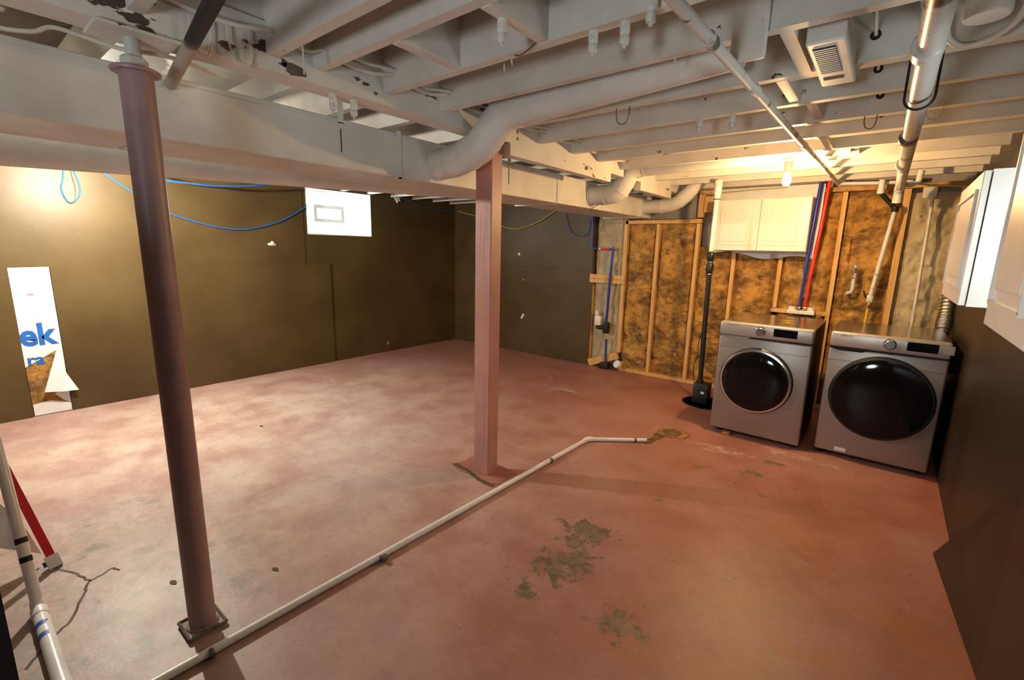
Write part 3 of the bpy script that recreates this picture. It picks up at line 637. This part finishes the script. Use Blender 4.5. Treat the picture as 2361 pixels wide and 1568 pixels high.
solo(MB().lathe((-2.60, 5.50, .085), (-.2, -.6, .3), [(.05, 0), (.055, .03), (.05, .045)], 20), 'pipe_cap', 'white_plastic', 'white round plastic cap at the stud foot beside water shutoff', 'cap', None, True)

# gas line, stub, conduit behind the dryer
g_ = thing('gas_pipe', 'dirty white gas pipe with valve leading down behind the dryer', 'pipe', (-.1, 5.45, 1.0))
MB().tube([(-.16, 5.40, 2.22), (-.16, 5.40, 2.12)], .024, 16).build('drop', 'pvc', g_, True)
MB().lathe((-.16, 5.40, 2.10), (0, 0, 1), [(.026, 0), (.029, .006), (.029, .035), (.026, .04)], 16).build('fitting', 'pvc', g_, True)
MB().cyl((-.15, 5.40, 2.10), (-.04, 5.44, 1.975), .019, 14).build('offset', 'black_iron', g_, True)
MB().lathe((-.038, 5.44, 1.945), (0, 0, 1), [(.024, 0), (.027, .008), (.027, .045), (.02, .05)], 14).build('fitting', 'black_iron', g_, True)
MB().cyl((-.038, 5.44, 1.96), (-.108, 5.45, 1.20), .018, 14).build('riser', 'pipe_white', g_, True)
MB().rbox(-.135, -.085, 5.43, 5.475, 1.13, 1.20, .01).build('valve', 'steel_bolt', g_, True); MB().cyl((-.14, 5.43, 1.17), (-.165, 5.42, 1.24), .006, 8).build('valve_lever', 'black_iron', g_, True)
MB().cyl((-.11, 5.45, 1.13), (-.115, 5.44, .93), .012, 12).build('flex_hose', 'yellow_hose', g_, True); MB().lathe((-.111, 5.45, 1.075), (0, 0, 1), [(.017, 0), (.017, .035)], 6).build('nut', 'brass', g_)
solo(MB().tube([(-.258, 5.44, 1.47), (-.250, 5.44, 1.25), (-.258, 5.45, 1.22), (-.285, 5.47, 1.205), (-.29, 5.56, 1.20)], .0165, 14), 'standpipe', 'pipe_white', 'short open white pipe stub against the orange insulation', 'pipe', None, True)
cd_ = thing('conduit', 'pale straight conduit below a white junction box', 'conduit', (.2, 5.46, 1))
MB().cyl((.200, 5.46, 2.07), (.222, 5.44, .70), .0125, 12).build('tube', 'white_cable', cd_, True); MB().rbox(.13, .225, 5.47, 5.54, 2.055, 2.15, .005).build('junction_box', 'white_cable', cd_)
# foil vent hose
pr_ = []; rr_ = []; path = smoothpath([(.41, 5.16, .62), (.405, 5.18, .92), (.415, 5.30, 1.08), (.42, 5.40, 1.30)], 22)
for i, q_ in enumerate(path): pr_.append(q_); rr_.append(.048+(.007 if i % 3 == 0 else -.004))
solo(MB().tube(pr_, rr_, 20), 'vent_hose', 'foil', 'crinkled silver foil vent hose rising behind the dryer', 'hose', None, True)
path = smoothpath([(.46, 3.0, 1.90), (.40, 3.2, 1.91), (.37, 3.5, 1.92), (.40, 3.8, 1.95)], 12)
solo(MB().tube(path, [.05+(.006 if i % 2 else -.004) for i in range(len(path))], 14), 'foil_duct', 'foil', 'gold glinting foil duct above the right wall cabinet', 'duct', None, True)

# ceiling pipes
cp_ = thing('ceiling_pipe', 'thin whitewashed pipe running under the joists past the hanging board', 'pipe', (-.49, 3, 2.15))
MB().cyl((-.492, -1.5, 2.088), (-.49, 5.46, 2.216), .0165, 16).build('straight_run', 'pipe_white', cp_, True)
for y in (1.50, 2.05, 3.30): MB().cyl((-.4915, y-.025, 2.1435+.0184*(y-1.5)), (-.4915, y+.025, 2.1435+.0184*(y-1.5)), .021, 16).build('coupling', 'pipe_white', cp_, True)
MB().tube([(-.49, 5.45, 2.216), (-.43, 5.47, 2.216), (-.2, 5.47, 2.205), (.05, 5.47, 2.2)], .016, 12).build('branch', 'pvc', cp_, True)
wp = thing('ceiling_pipe', 'thick worn grey pipe with chipped paint at the upper right', 'pipe', (0, 3, 2.1))
MB().cyl((.035, -1.5, 2.09), (-.03, 5.0, 2.10), .030, 24).build('straight_run', 'pipe_worn', wp, True)
MB().tube([(-.03, 4.97, 2.10), (-.031, 5.04, 2.095), (-.032, 5.08, 2.06), (-.033, 5.09, 1.99)], .034, 16).build('elbow', 'pipe_worn', wp, True)
for y in (1.75, 2.95, 3.75): MB().lathe((-.0117*y+.0175, y, 2.095), (0, 1, 0), [(.033, -.035), (.037, -.03), (.037, .03), (.033, .035)], 20).build('coupling', 'pipe_worn', wp, True)
for y in (2.262,):
    x = -.01*y+.02; MB().tube([(x-.042, y, 2.30)]+[(x+.042*math.cos(PI+PI*k/10), y, 2.10+.042*math.sin(PI+PI*k/10)) for k in range(11)]+[(x+.042, y, 2.30)], .004, 8).build('hanger', 'black_iron', wp, True)
MB().tube([(-.03, 5.02, 2.13), (.03, 5.10, 2.13), (.08, 5.12, 2.15), (.09, 5.14, 2.24)], .022, 14).build('branch', 'pvc', wp, True)
solo(MB().cyl((-2.30, .69, 2.150), (-.95, .47, 2.158), .021, 20), 'cross_pipe', 'pipe_black_white', 'half black half white pipe crossing under the girder beside column', 'pipe', None, True)

# register grille in the joist bay
rg = thing('register', 'white slotted air register box set between joists at upper right', 'vent', (-.26, 2.05, 2.2))
MB().rbox(-.315, -.205, 1.885, 2.36, 2.212, 2.30, .006).build('frame', 'white_duct', rg)
MB().box(-.300, -.235, 1.93, 2.20, 2.2105, 2.2125).build('opening', 'dark_gap', rg)
for k in range(14): MB().bar((-.299, 1.943+k*.0188, 2.2095), (-.236, 1.943+k*.0188, 2.2095), .0055, .002).build('louver', 'white_duct', rg)
MB().box(-.300, -.235, 2.245, 2.275, 2.2105, 2.2125).build('opening', 'dark_gap', rg)
# round collar box on the joist face at upper right
rc = thing('round_box', 'round grey electrical box with loose cable loop at upper right', 'junction box', (.12, 2.03, 2.27))
MB().lathe((.118, 2.03, 2.235), (0, 0, 1), [(.050, 0), (.054, .006), (.054, .07)], 36).build('cover', 'white_joist', rc, True)
MB().tube(smoothpath([(.03, 2.10, 2.30), (.04, 2.16, 2.25), (.08, 2.20, 2.225), (.14, 2.19, 2.225), (.19, 2.12, 2.24), (.21, 2.02, 2.28)]), .010, 10).build('cable_loop', 'white_cable', rc, True)

# ---------------------------------------------------------------- porcelain knobs
def knob(x, y, z, label, tilt=0):
    t = thing('porcelain_knob', label, 'insulator', (x, y, z), 'porcelain wiring knobs under the joists')
    MB().lathe((x, y, z), (tilt, 0, -1), [(.014, -.004), (.0155, .002), (.0155, .034), (.0135, .037), (.0135, .041)], 18).build('upper_half', 'porcelain', t, True)
    MB().lathe((x, y, z-.041), (tilt, 0, -1), [(.0135, 0), (.0158, .003), (.0158, .018), (.013, .026), (.006, .029), (.006, .035), (.001, .037)], 18).build('lower_half', 'porcelain', t, True)
    return t
k0 = knob(-1.04, 1.215, ZJ, 'white porcelain knob under the short block between two joists'); MB().cyl((-1.066, 1.215, ZJ-.043), (-1.04, 1.215, ZJ-.043), .004, 8).build('wire_stub', 'porcelain', k0, True)
for x, y, z, l in [(-.85, 1.447, ZJ, 'white porcelain knob under a joist, left one of its close pair'), (-.739, 1.447, ZJ, 'white porcelain knob under a joist, right one of its close pair'),
                   (-.63, 1.39, ZJ+.015, 'white porcelain knob at the top picture edge'), (-1.985, 1.196, 2.188, 'white porcelain knob left of the duct hanger strap'), (-1.995, 1.305, 2.188, 'white porcelain knob right of the duct hanger strap'),
                   (-.888, 2.655, ZJ, 'small far porcelain knob left of its twin near the ceiling pipe'), (-.726, 2.655, ZJ, 'small far porcelain knob nearest the thin ceiling pipe')]:
    knob(x, y, z, l)

# ---------------------------------------------------------------- cables
def cable(pts, r, mat, name, label, n=7): return solo(MB().tube(smoothpath(pts, 6), r, n), name, mat, label, 'cable', None, True)
pts = []
for i in range(7, len(JY)-1):
    a, b = JY[i], JY[i+1]; pts += [(-1.85, a, 2.30), (-1.88-.01*(i % 2), (a*2+b)/3, 2.288), (-1.885, (a+b*2)/3, 2.287)]
cable(pts, .0085, 'white_cable', 'ceiling_cable', 'white cable threaded through the joists beside the girder')
pts = []
for i in range(9, 15):
    a, b = JY[i], JY[i+1]; pts += [(-1.83, a, 2.312), (-1.87, (a+b)/2, 2.30+.012*(i % 2))]
cable(pts, .006, 'white_cable', 'ceiling_cable', 'second thinner white cable drooping between joists above the pink post')
for x, rr, lab in [(-.02, .008, 'pair of pale cables through joist holes left of worn pipe, lower strand'), (.0, .008, 'pair of pale cables through joist holes left of worn pipe, upper strand'), (-.155, .006, 'pale cable through joist holes beside the slotted register')]:
    pts = []
    for i in range(11, 19):
        a, b = JY[i], JY[i+1]; pts += [(x, a, 2.325), (x+random.uniform(-.03, .03), (a+b)/2, 2.36+random.uniform(-.02, .03))]
    cable(pts, rr, 'white_cable', 'ceiling_cable', lab)
ho = MB()
for i in range(11, 19):
    for x in (-.01, -.155): ho.lathe((x, JY[i]-.0215, 2.325), (0, -1, 0), [(.017, 0), (.017, .0008)], 14)
ho.build('cable_hole', 'dark_gap', ceil)['kind'] = 'stuff'
cable([(-2.33, -.4, 2.205), (-2.31, .15, 2.195), (-2.28, .30, 2.20), (-2.25, .36, 2.225), (-2.2, .45, 2.205), (-2.06, .50, 2.16), (-2.03, .62, 2.165), (-2.15, .85, 2.18)], .007, 'white_cable', 'ceiling_cable', 'wavy pale cable along the top of the box duct behind column')
def hook(x, y, z, w_, hgt, lab, mat='wire', r=.0028, ax='x'):
    p = [(-w_/2, 0), (-w_/2*.95, -hgt*.6), (-w_/4, -hgt*.97), (w_/4, -hgt), (w_/2*.95, -hgt*.6), (w_/2, 0)]
    return cable([(x+a, y, z+b) if ax == 'x' else (x, y+a, z+b) for a, b in p], r, mat, 'wire_loop', lab)
hook(-1.13, 2.245, 2.25, .07, .085, 'thin wire loop hanging below joist under the branch duct'); hook(-.18, 3.06, 2.25, .05, .07, 'dark wire loop hanging near the worn ceiling pipe')
hook(.06, 3.06, 2.25, .06, .06, 'pale wire loop hanging right of the worn pipe', 'white_cable'); hook(-1.915, .80, 2.30, .07, .13, 'white wire loop hanging on girder face beyond column', 'white_cable', .0035, 'y')
hook(-1.915, .68, 2.28, .06, .11, 'white wire vee hanging on girder face next to dark pipe', 'white_cable', .003, 'y')
cable([(-1.03, 1.44, 2.30), (-1.05, 1.42, 2.25), (-1.12, 1.42, 2.222), (-1.17, 1.44, 2.235)], .003, 'wire', 'wire_end', 'loose dark wire end curling below a joist corner')
cable([(-1.75, .945, 2.26), (-1.755, .95, 2.20), (-1.757, .95, 2.15)], .003, 'white_cable', 'wire_end', 'short white wire end dangling in front of the girder')
for x, y, l in [(-1.20, 1.46, 'small white nail hook under joist left of the knobs'), (-1.27, 1.50, 'tiny white nail hook left of its neighbour under joist'), (-.71, 1.795, 'small bent white staple under joist right of the knobs')]:
    cable([(x, y, 2.245), (x, y, 2.225), (x+.004, y, 2.215)], .0028, 'white_cable', 'nail_hook', l)
cable([(.46, 5.36, 2.12), (.25, 5.36, 2.14), (.1, 5.38, 2.15), (.02, 5.4, 2.17), (-.02, 5.42, 2.19)], .006, 'yellow_cable', 'yellow_cable', 'yellow cable strung along the top of the right studs')
cable([(-1.75, 5.40, 2.245), (-1.7, 5.39, 2.19), (-1.55, 5.36, 2.175), (-1.2, 5.38, 2.19), (-.9, 5.4, 2.2)], .005, 'yellow_cable', 'yellow_cable', 'yellow cable from the far branch duct to the cabinet top')
XW = XA+.022
cable([(XW, .86, 2.30), (XW, .83, 2.08), (XW, .805, 1.97), (XW, .83, 1.875), (XW, .865, 1.865), (XW, .915, 1.93), (XW, .925, 2.02), (XW, .90, 2.15), (XW, .885, 2.30)], .006, 'blue_cable', 'network_cable', 'blue cable loop hanging on left wall above the white strip')
cable([(XW+.016, .875, 2.30), (XW+.016, .885, 2.1), (XW+.016, .895, 1.98), (XW+.016, .875, 1.88), (XW+.016, .85, 1.86)], .004, 'wire', 'wire_end', 'dark wire hanging inside the blue cable loop')
cable([(XW, 1.0, 2.25), (XW, 1.10, 2.15), (XW, 1.29, 2.0), (XW, 1.52, 1.845), (XW, 1.78, 1.755), (XW, 2.06, 1.70), (XW, 2.32, 1.705), (XW, 2.67, 1.81), (XW, 2.96, 1.98), (XW, 3.0, 2.02)], .008, 'blue_cable', 'network_cable', 'long blue cable sagging across left wall towards the window')
cable([(XW+.3, 1.15, 2.26), (XW+.3, 1.40, 2.12), (XW+.3, 1.7, 2.10), (XW+.3, 1.95, 2.105), (XW+.3, 2.3, 2.15), (XW+.3, 2.5, 2.20), (XW+.3, 2.69, 2.26)], .009, 'blue_cable', 'network_cable', 'bright blue cable just below the round duct near the column')
cable([(XW, 4.36, 2.26), (XW, 4.7, 2.19), (XW, 5.0, 2.145), (XW, 5.5, 2.13)], .006, 'blue_cable', 'network_cable', 'dim blue cable right of the window heading into the corner')
cable([(-5.6, YB-.02, 2.13), (-5.0, YB-.03, 2.0), (-4.70, YB-.03, 1.90), (-4.5, YB-.03, 1.85), (-4.32, YB-.03, 1.847), (-4.0, YB-.03, 1.93), (-3.70, YB-.03, 2.08)], .006, 'yellow_cable', 'yellow_cable', 'yellow cable sagging across the back wall behind the pink post')
cable([(-3.55, YB-.025, 2.1), (-3.52, YB-.025, 1.97), (-3.46, YB-.025, 1.82), (-3.36, YB-.025, 1.75), (-3.24, YB-.025, 1.74), (-3.17, YB-.025, 1.80), (-3.15, YB-.025, 1.95)], .005, 'blue_cable', 'network_cable', 'faint blue cable curve on back wall beside blue pipe')
cable([(-2.2, 3.99, 1.966), (-2.27, 3.98, 1.93), (-2.35, 4.2, 1.915), (-2.6, 4.8, 1.91), (-2.95, YB-.03, 1.90), (-3.0, YB-.02, 1.80)], .003, 'wire', 'wire_end', 'thin grey wire trailing below the middle branch duct')

# ---------------------------------------------------------------- things on walls
def flatwrap():
    t = thing('wrap_strip', 'torn white wrap strip with blue letters on the left wall', 'wrap', (XA+.002, .52, 0))
    m = MB(); x = XA+.0078
    m.prism([(.398, 1.300), (.646, 1.304), (.646, .39), (.642, .36), (.606, .572), (.398, .447)], 'x', x, x+.002)
    m.prism([(.402, .11), (.520, .125), (.646, .075), (.646, .006), (.402, .006)], 'x', x, x+.002); m.build('sheet', 'wrap', t)
    MB().prism([(.646, .36), (.646, .08), (.615, .095), (.55, .175), (.60, .22)], 'x', x, x+.002).build('sheet_remnant', 'wrap', t)
    # flap folded out of the tear
    MB().poly([(x+.004, .606, .572), (x+.05, .483, .217), (x+.06, .60, .200), (x+.055, .705, .192), (x+.012, .648, .345), (x+.002, .63, .46)], [(0, 1, 2), (0, 2, 4, 5), (2, 3, 4)]).build('torn_flap', 'wrap', t)
    f = rnd(77)
    MB().grid(lambda u, v: (XA+.0072+.0004*f(u*6, v*9), .40+.24*u, .09+.50*v), 4, 8).build('insulation_behind', 'insulation', t, True)
    e = (XA+.0101)
    text('ek', .265, 'lettering', 'blue_print', t, (e, .392, .636), (0, 1, 0), (0, 0, 1), .009, .0004, .86)
    text('ra', .135, 'lettering', 'blue_print', t, (e, .412, .462), (0, 1, 0), (0, 0, 1), .004, .0004)
    text('p', .135, 'lettering', 'blue_print', t, (e, .585, .462), (0, 1, 0), (0, 0, 1), .004, .0004, .5)
    MB().box(e-.0005, e+.0003, .485, .525, 1.068, 1.075).build('red_print', 'red_rail', t)
flatwrap()
t = thing('wall_anchor', 'small white anchor plate on left wall below the blue cable', 'bracket', (XA+.008, 2.557, 1.54))
MB().rbox(XA+.0075, XA+.016, 2.51, 2.60, 1.525, 1.553, .003).build('plate', 'white_plastic', t); MB().lathe((XA+.014, 2.56, 1.555), (1, 0, 0), [(.022, 0), (.018, .012), (.001, .016)], 16).build('button', 'white_plastic', t, True)
solo(MB().prism([(4.30, 2.26), (4.40, 2.26), (4.42, 2.19), (4.385, 2.20), (4.37, 2.165), (4.345, 2.21)], 'x', XA+.006, XA+.03), 'paper_scrap', 'wrap', 'torn white paper scrap right of the window top', 'paper')
m = MB(); m.bar((-4.262, YB-.0135, .515), (-4.215, YB-.0135, .59), .004, .034, (0, 1, 0)); m = MB().prism([(-4.275, .525), (-4.245, .51), (-4.200, .583), (-4.228, .598)], 'y', YB-.016, YB-.0125)
solo(m, 'wall_tag', 'white_plastic', 'small tilted white tag on the back wall', 'tag')
solo(MB().lathe((-4.334, YB-.006, 1.476), (0, -1, 0), [(.022, 0), (.02, .008), (.001, .012)], 12), 'wall_plug', 'white_plastic', 'white round plug on back wall above the tilted tag', 'plug', None, True)
solo(MB().lathe((-4.24, YB-.012, 1.102), (0, -1, 0), [(.013, 0), (.01, .006)], 10), 'wall_plug', 'yellow_cable', 'tiny yellowish plug on back wall above the tag', 'plug', None, True)
solo(MB().prism([(4.12, .10), (4.165, .11), (4.17, .15), (4.13, .145)], 'x', XA+.0042, XA+.007), 'wall_scuff', 'dirty_grey', 'small grey scrap low on left wall near the corner', 'scrap')

# ---------------------------------------------------------------- stepladder and floor pipe at the left edge
A = Vector((-2.575, .092, 0)); A2 = Vector((-2.86, .076, .608)); dA = A2-A; B = Vector((-2.915, .185, 0)); B2 = Vector((-3.08, .098, .452)); dB = B2-B
L = thing('stepladder', 'white and red stepladder leaning at the left picture edge', 'ladder', (A.x, A.y, 0))
MB().tube([A+dA*.03, A+dA*2.4], .020, 16).build('white_rail', 'pvc', L, True)
for k in (.33, .45): MB().tube([A+dA*k, A+dA*(k+.035)], .0206, 16).build('sticker', 'black_iron', L, True)
MB().lathe(A, dA, [(.024, 0), (.024, .05), (.021, .055)], 16).build('rubber_foot', 'white_plastic', L, True)
MB().bar(B+dB*.12, B+dB*3.0, .014, .032, (0, 1, 0)).build('red_rail', 'red_rail', L); MB().bar(B+dB*.005, B+dB*.13, .022, .05, (0, 1, 0)).build('rubber_foot', 'pvc', L)
MB().bar(B+dB*.03+Vector((.0, -.03, 0)), B+dB*.08+Vector((.0, -.03, 0)), .01, .012).build('foot_screw', 'blue_print', L)
MB().poly([(-3.00, .150, .05), (-3.02, .02, .14), (-3.05, -.25, .16), (-3.09, -.25, .40), (-3.06, .05, .345), (-3.03, .11, .22), (-3.01, .150, .05), (-3.03, .02, .14), (-3.06, -.25, .16), (-3.10, -.25, .40), (-3.07, .05, .345), (-3.04, .11, .22)], [(0, 1, 2, 3, 4, 5), (11, 10, 9, 8, 7, 6), (0, 6, 7, 1), (1, 7, 8, 2), (2, 8, 9, 3), (3, 9, 10, 4), (4, 10, 11, 5), (5, 11, 6, 0)]).build('tray', 'wrap', L)
fp = thing('floor_pipe', 'fat white plastic pipe lying on the floor at bottom left', 'pipe', (-2.2, .09, 0))
MB().cyl((-2.535, .090, .026), (-1.2, .098, .026), .0245, 20).build('straight_run', 'pvc', fp, True); MB().lathe((-2.56, .090, .027), (1, 0, 0), [(.02, 0), (.0275, .004), (.0275, .05), (.0255, .055)], 20).build('collar', 'pvc', fp, True)
for x in (-2.44, -2.36): MB().cyl((x, .090, .026), (x+.03, .090, .026), .0248, 20).build('print_mark', 'blue_print', fp, True)
solo(MB().box(-1.24, -1.20, -.75, .0, 0, 1.5), 'dark_panel', 'black_plastic', 'near black upright panel edge in the bottom left corner', 'panel')
for x, y, l in [(-2.373, .507, 'dark dead leaf scrap on floor left of the column foot'), (-2.111, .849, 'dark dead leaf scrap on floor beyond the column foot'), (-4.025, 1.605, 'tiny dark crumb on the pale floor far left')]:
    solo(MB().prism([(x-.022, y-.006), (x-.006, y-.013), (x+.010, y-.009), (x+.026, y+.004), (x+.012, y+.010), (x-.004, y+.012), (x-.015, y+.004)], 'z', .0005, .0025), 'leaf_scrap', 'mud', l, 'debris')

# ================================================================ LAMPS
def bulb(name, label, loc, power, col, mat, zt=ZJ):
    t = thing(name, label, 'lamp', loc); x, y, z = loc
    MB().lathe((x, y, zt), (0, 0, -1), [(.055, 0), (.055, .012), (.03, .028), (.024, max(.03, zt-z-.045))], 24).build('lampholder', 'porcelain', t, True)
    MB().lathe((x, y, z+.045), (0, 0, -1), [(.013, 0), (.016, .02), (.028, .045), (.031, .065), (.024, .088), (.010, .097), (.001, .098)], 24).build('glass_bulb', mat, t, True)
    ld = bpy.data.lights.new('bulb_light', 'POINT'); ld.energy = power; ld.color = col; ld.shadow_soft_size = .03
    lo = bpy.data.objects.new('bulb_light', ld); COL.objects.link(lo); lo.location = (0, 0, -.09); lo.parent = t
    return t
bulb('ceiling_bulb', 'glowing bare bulb over the front of the washer', (-.685, 4.06, 2.10), *BULB_WASH, 'bulb_warm')
bulb('ceiling_bulb', 'bare bulb hidden above the round duct at left', (-4.70, .83, 2.14), *BULB_LEFT, 'bulb_neutral')
sl = thing('added_fill_lamp', 'added cool white fill lamp on a tripod stand behind the camera', 'lamp', (-.5, -1.6, 0))  # fill lamp added to brighten the ceiling, duct and cabinet side
LP = Vector((-.5, -1.6, 1.25)); AIM = (Vector((-.9, 2.2, 2.30))-LP).normalized()
MB().cyl((-.5, -1.6, .25), (-.5, -1.6, 1.2), .014, 12).build('pole', 'black_iron', sl, True)
for k in range(3): a = 2*PI*k/3; MB().cyl((-.5, -1.6, .40), (-.5+.19*math.cos(a), -1.6+.19*math.sin(a), .008), .009, 10).build('leg', 'black_iron', sl, True)
MB().lathe(LP, AIM, [(.05, -.12), (.16, -.10), (.28, 0), (.275, .0), (.155, -.085), (.001, -.09)], 24).build('reflector', 'steel_bolt', sl, True)
MB().lathe(LP, AIM, [(.15, -.082), (.15, -.078)], 24).build('lens', 'fill_lens', sl, True)
ld = bpy.data.lights.new('fill_beam', 'SPOT'); ld.energy = FILL[0]; ld.color = FILL[1]; ld.spot_size = math.radians(105); ld.spot_blend = .75; ld.shadow_soft_size = .26
lo = bpy.data.objects.new('fill_beam', ld); COL.objects.link(lo); lo.parent = sl; lo.location = LP+AIM*.02-sl.location; lo.rotation_euler = AIM.to_track_quat('-Z', 'Y').to_euler()
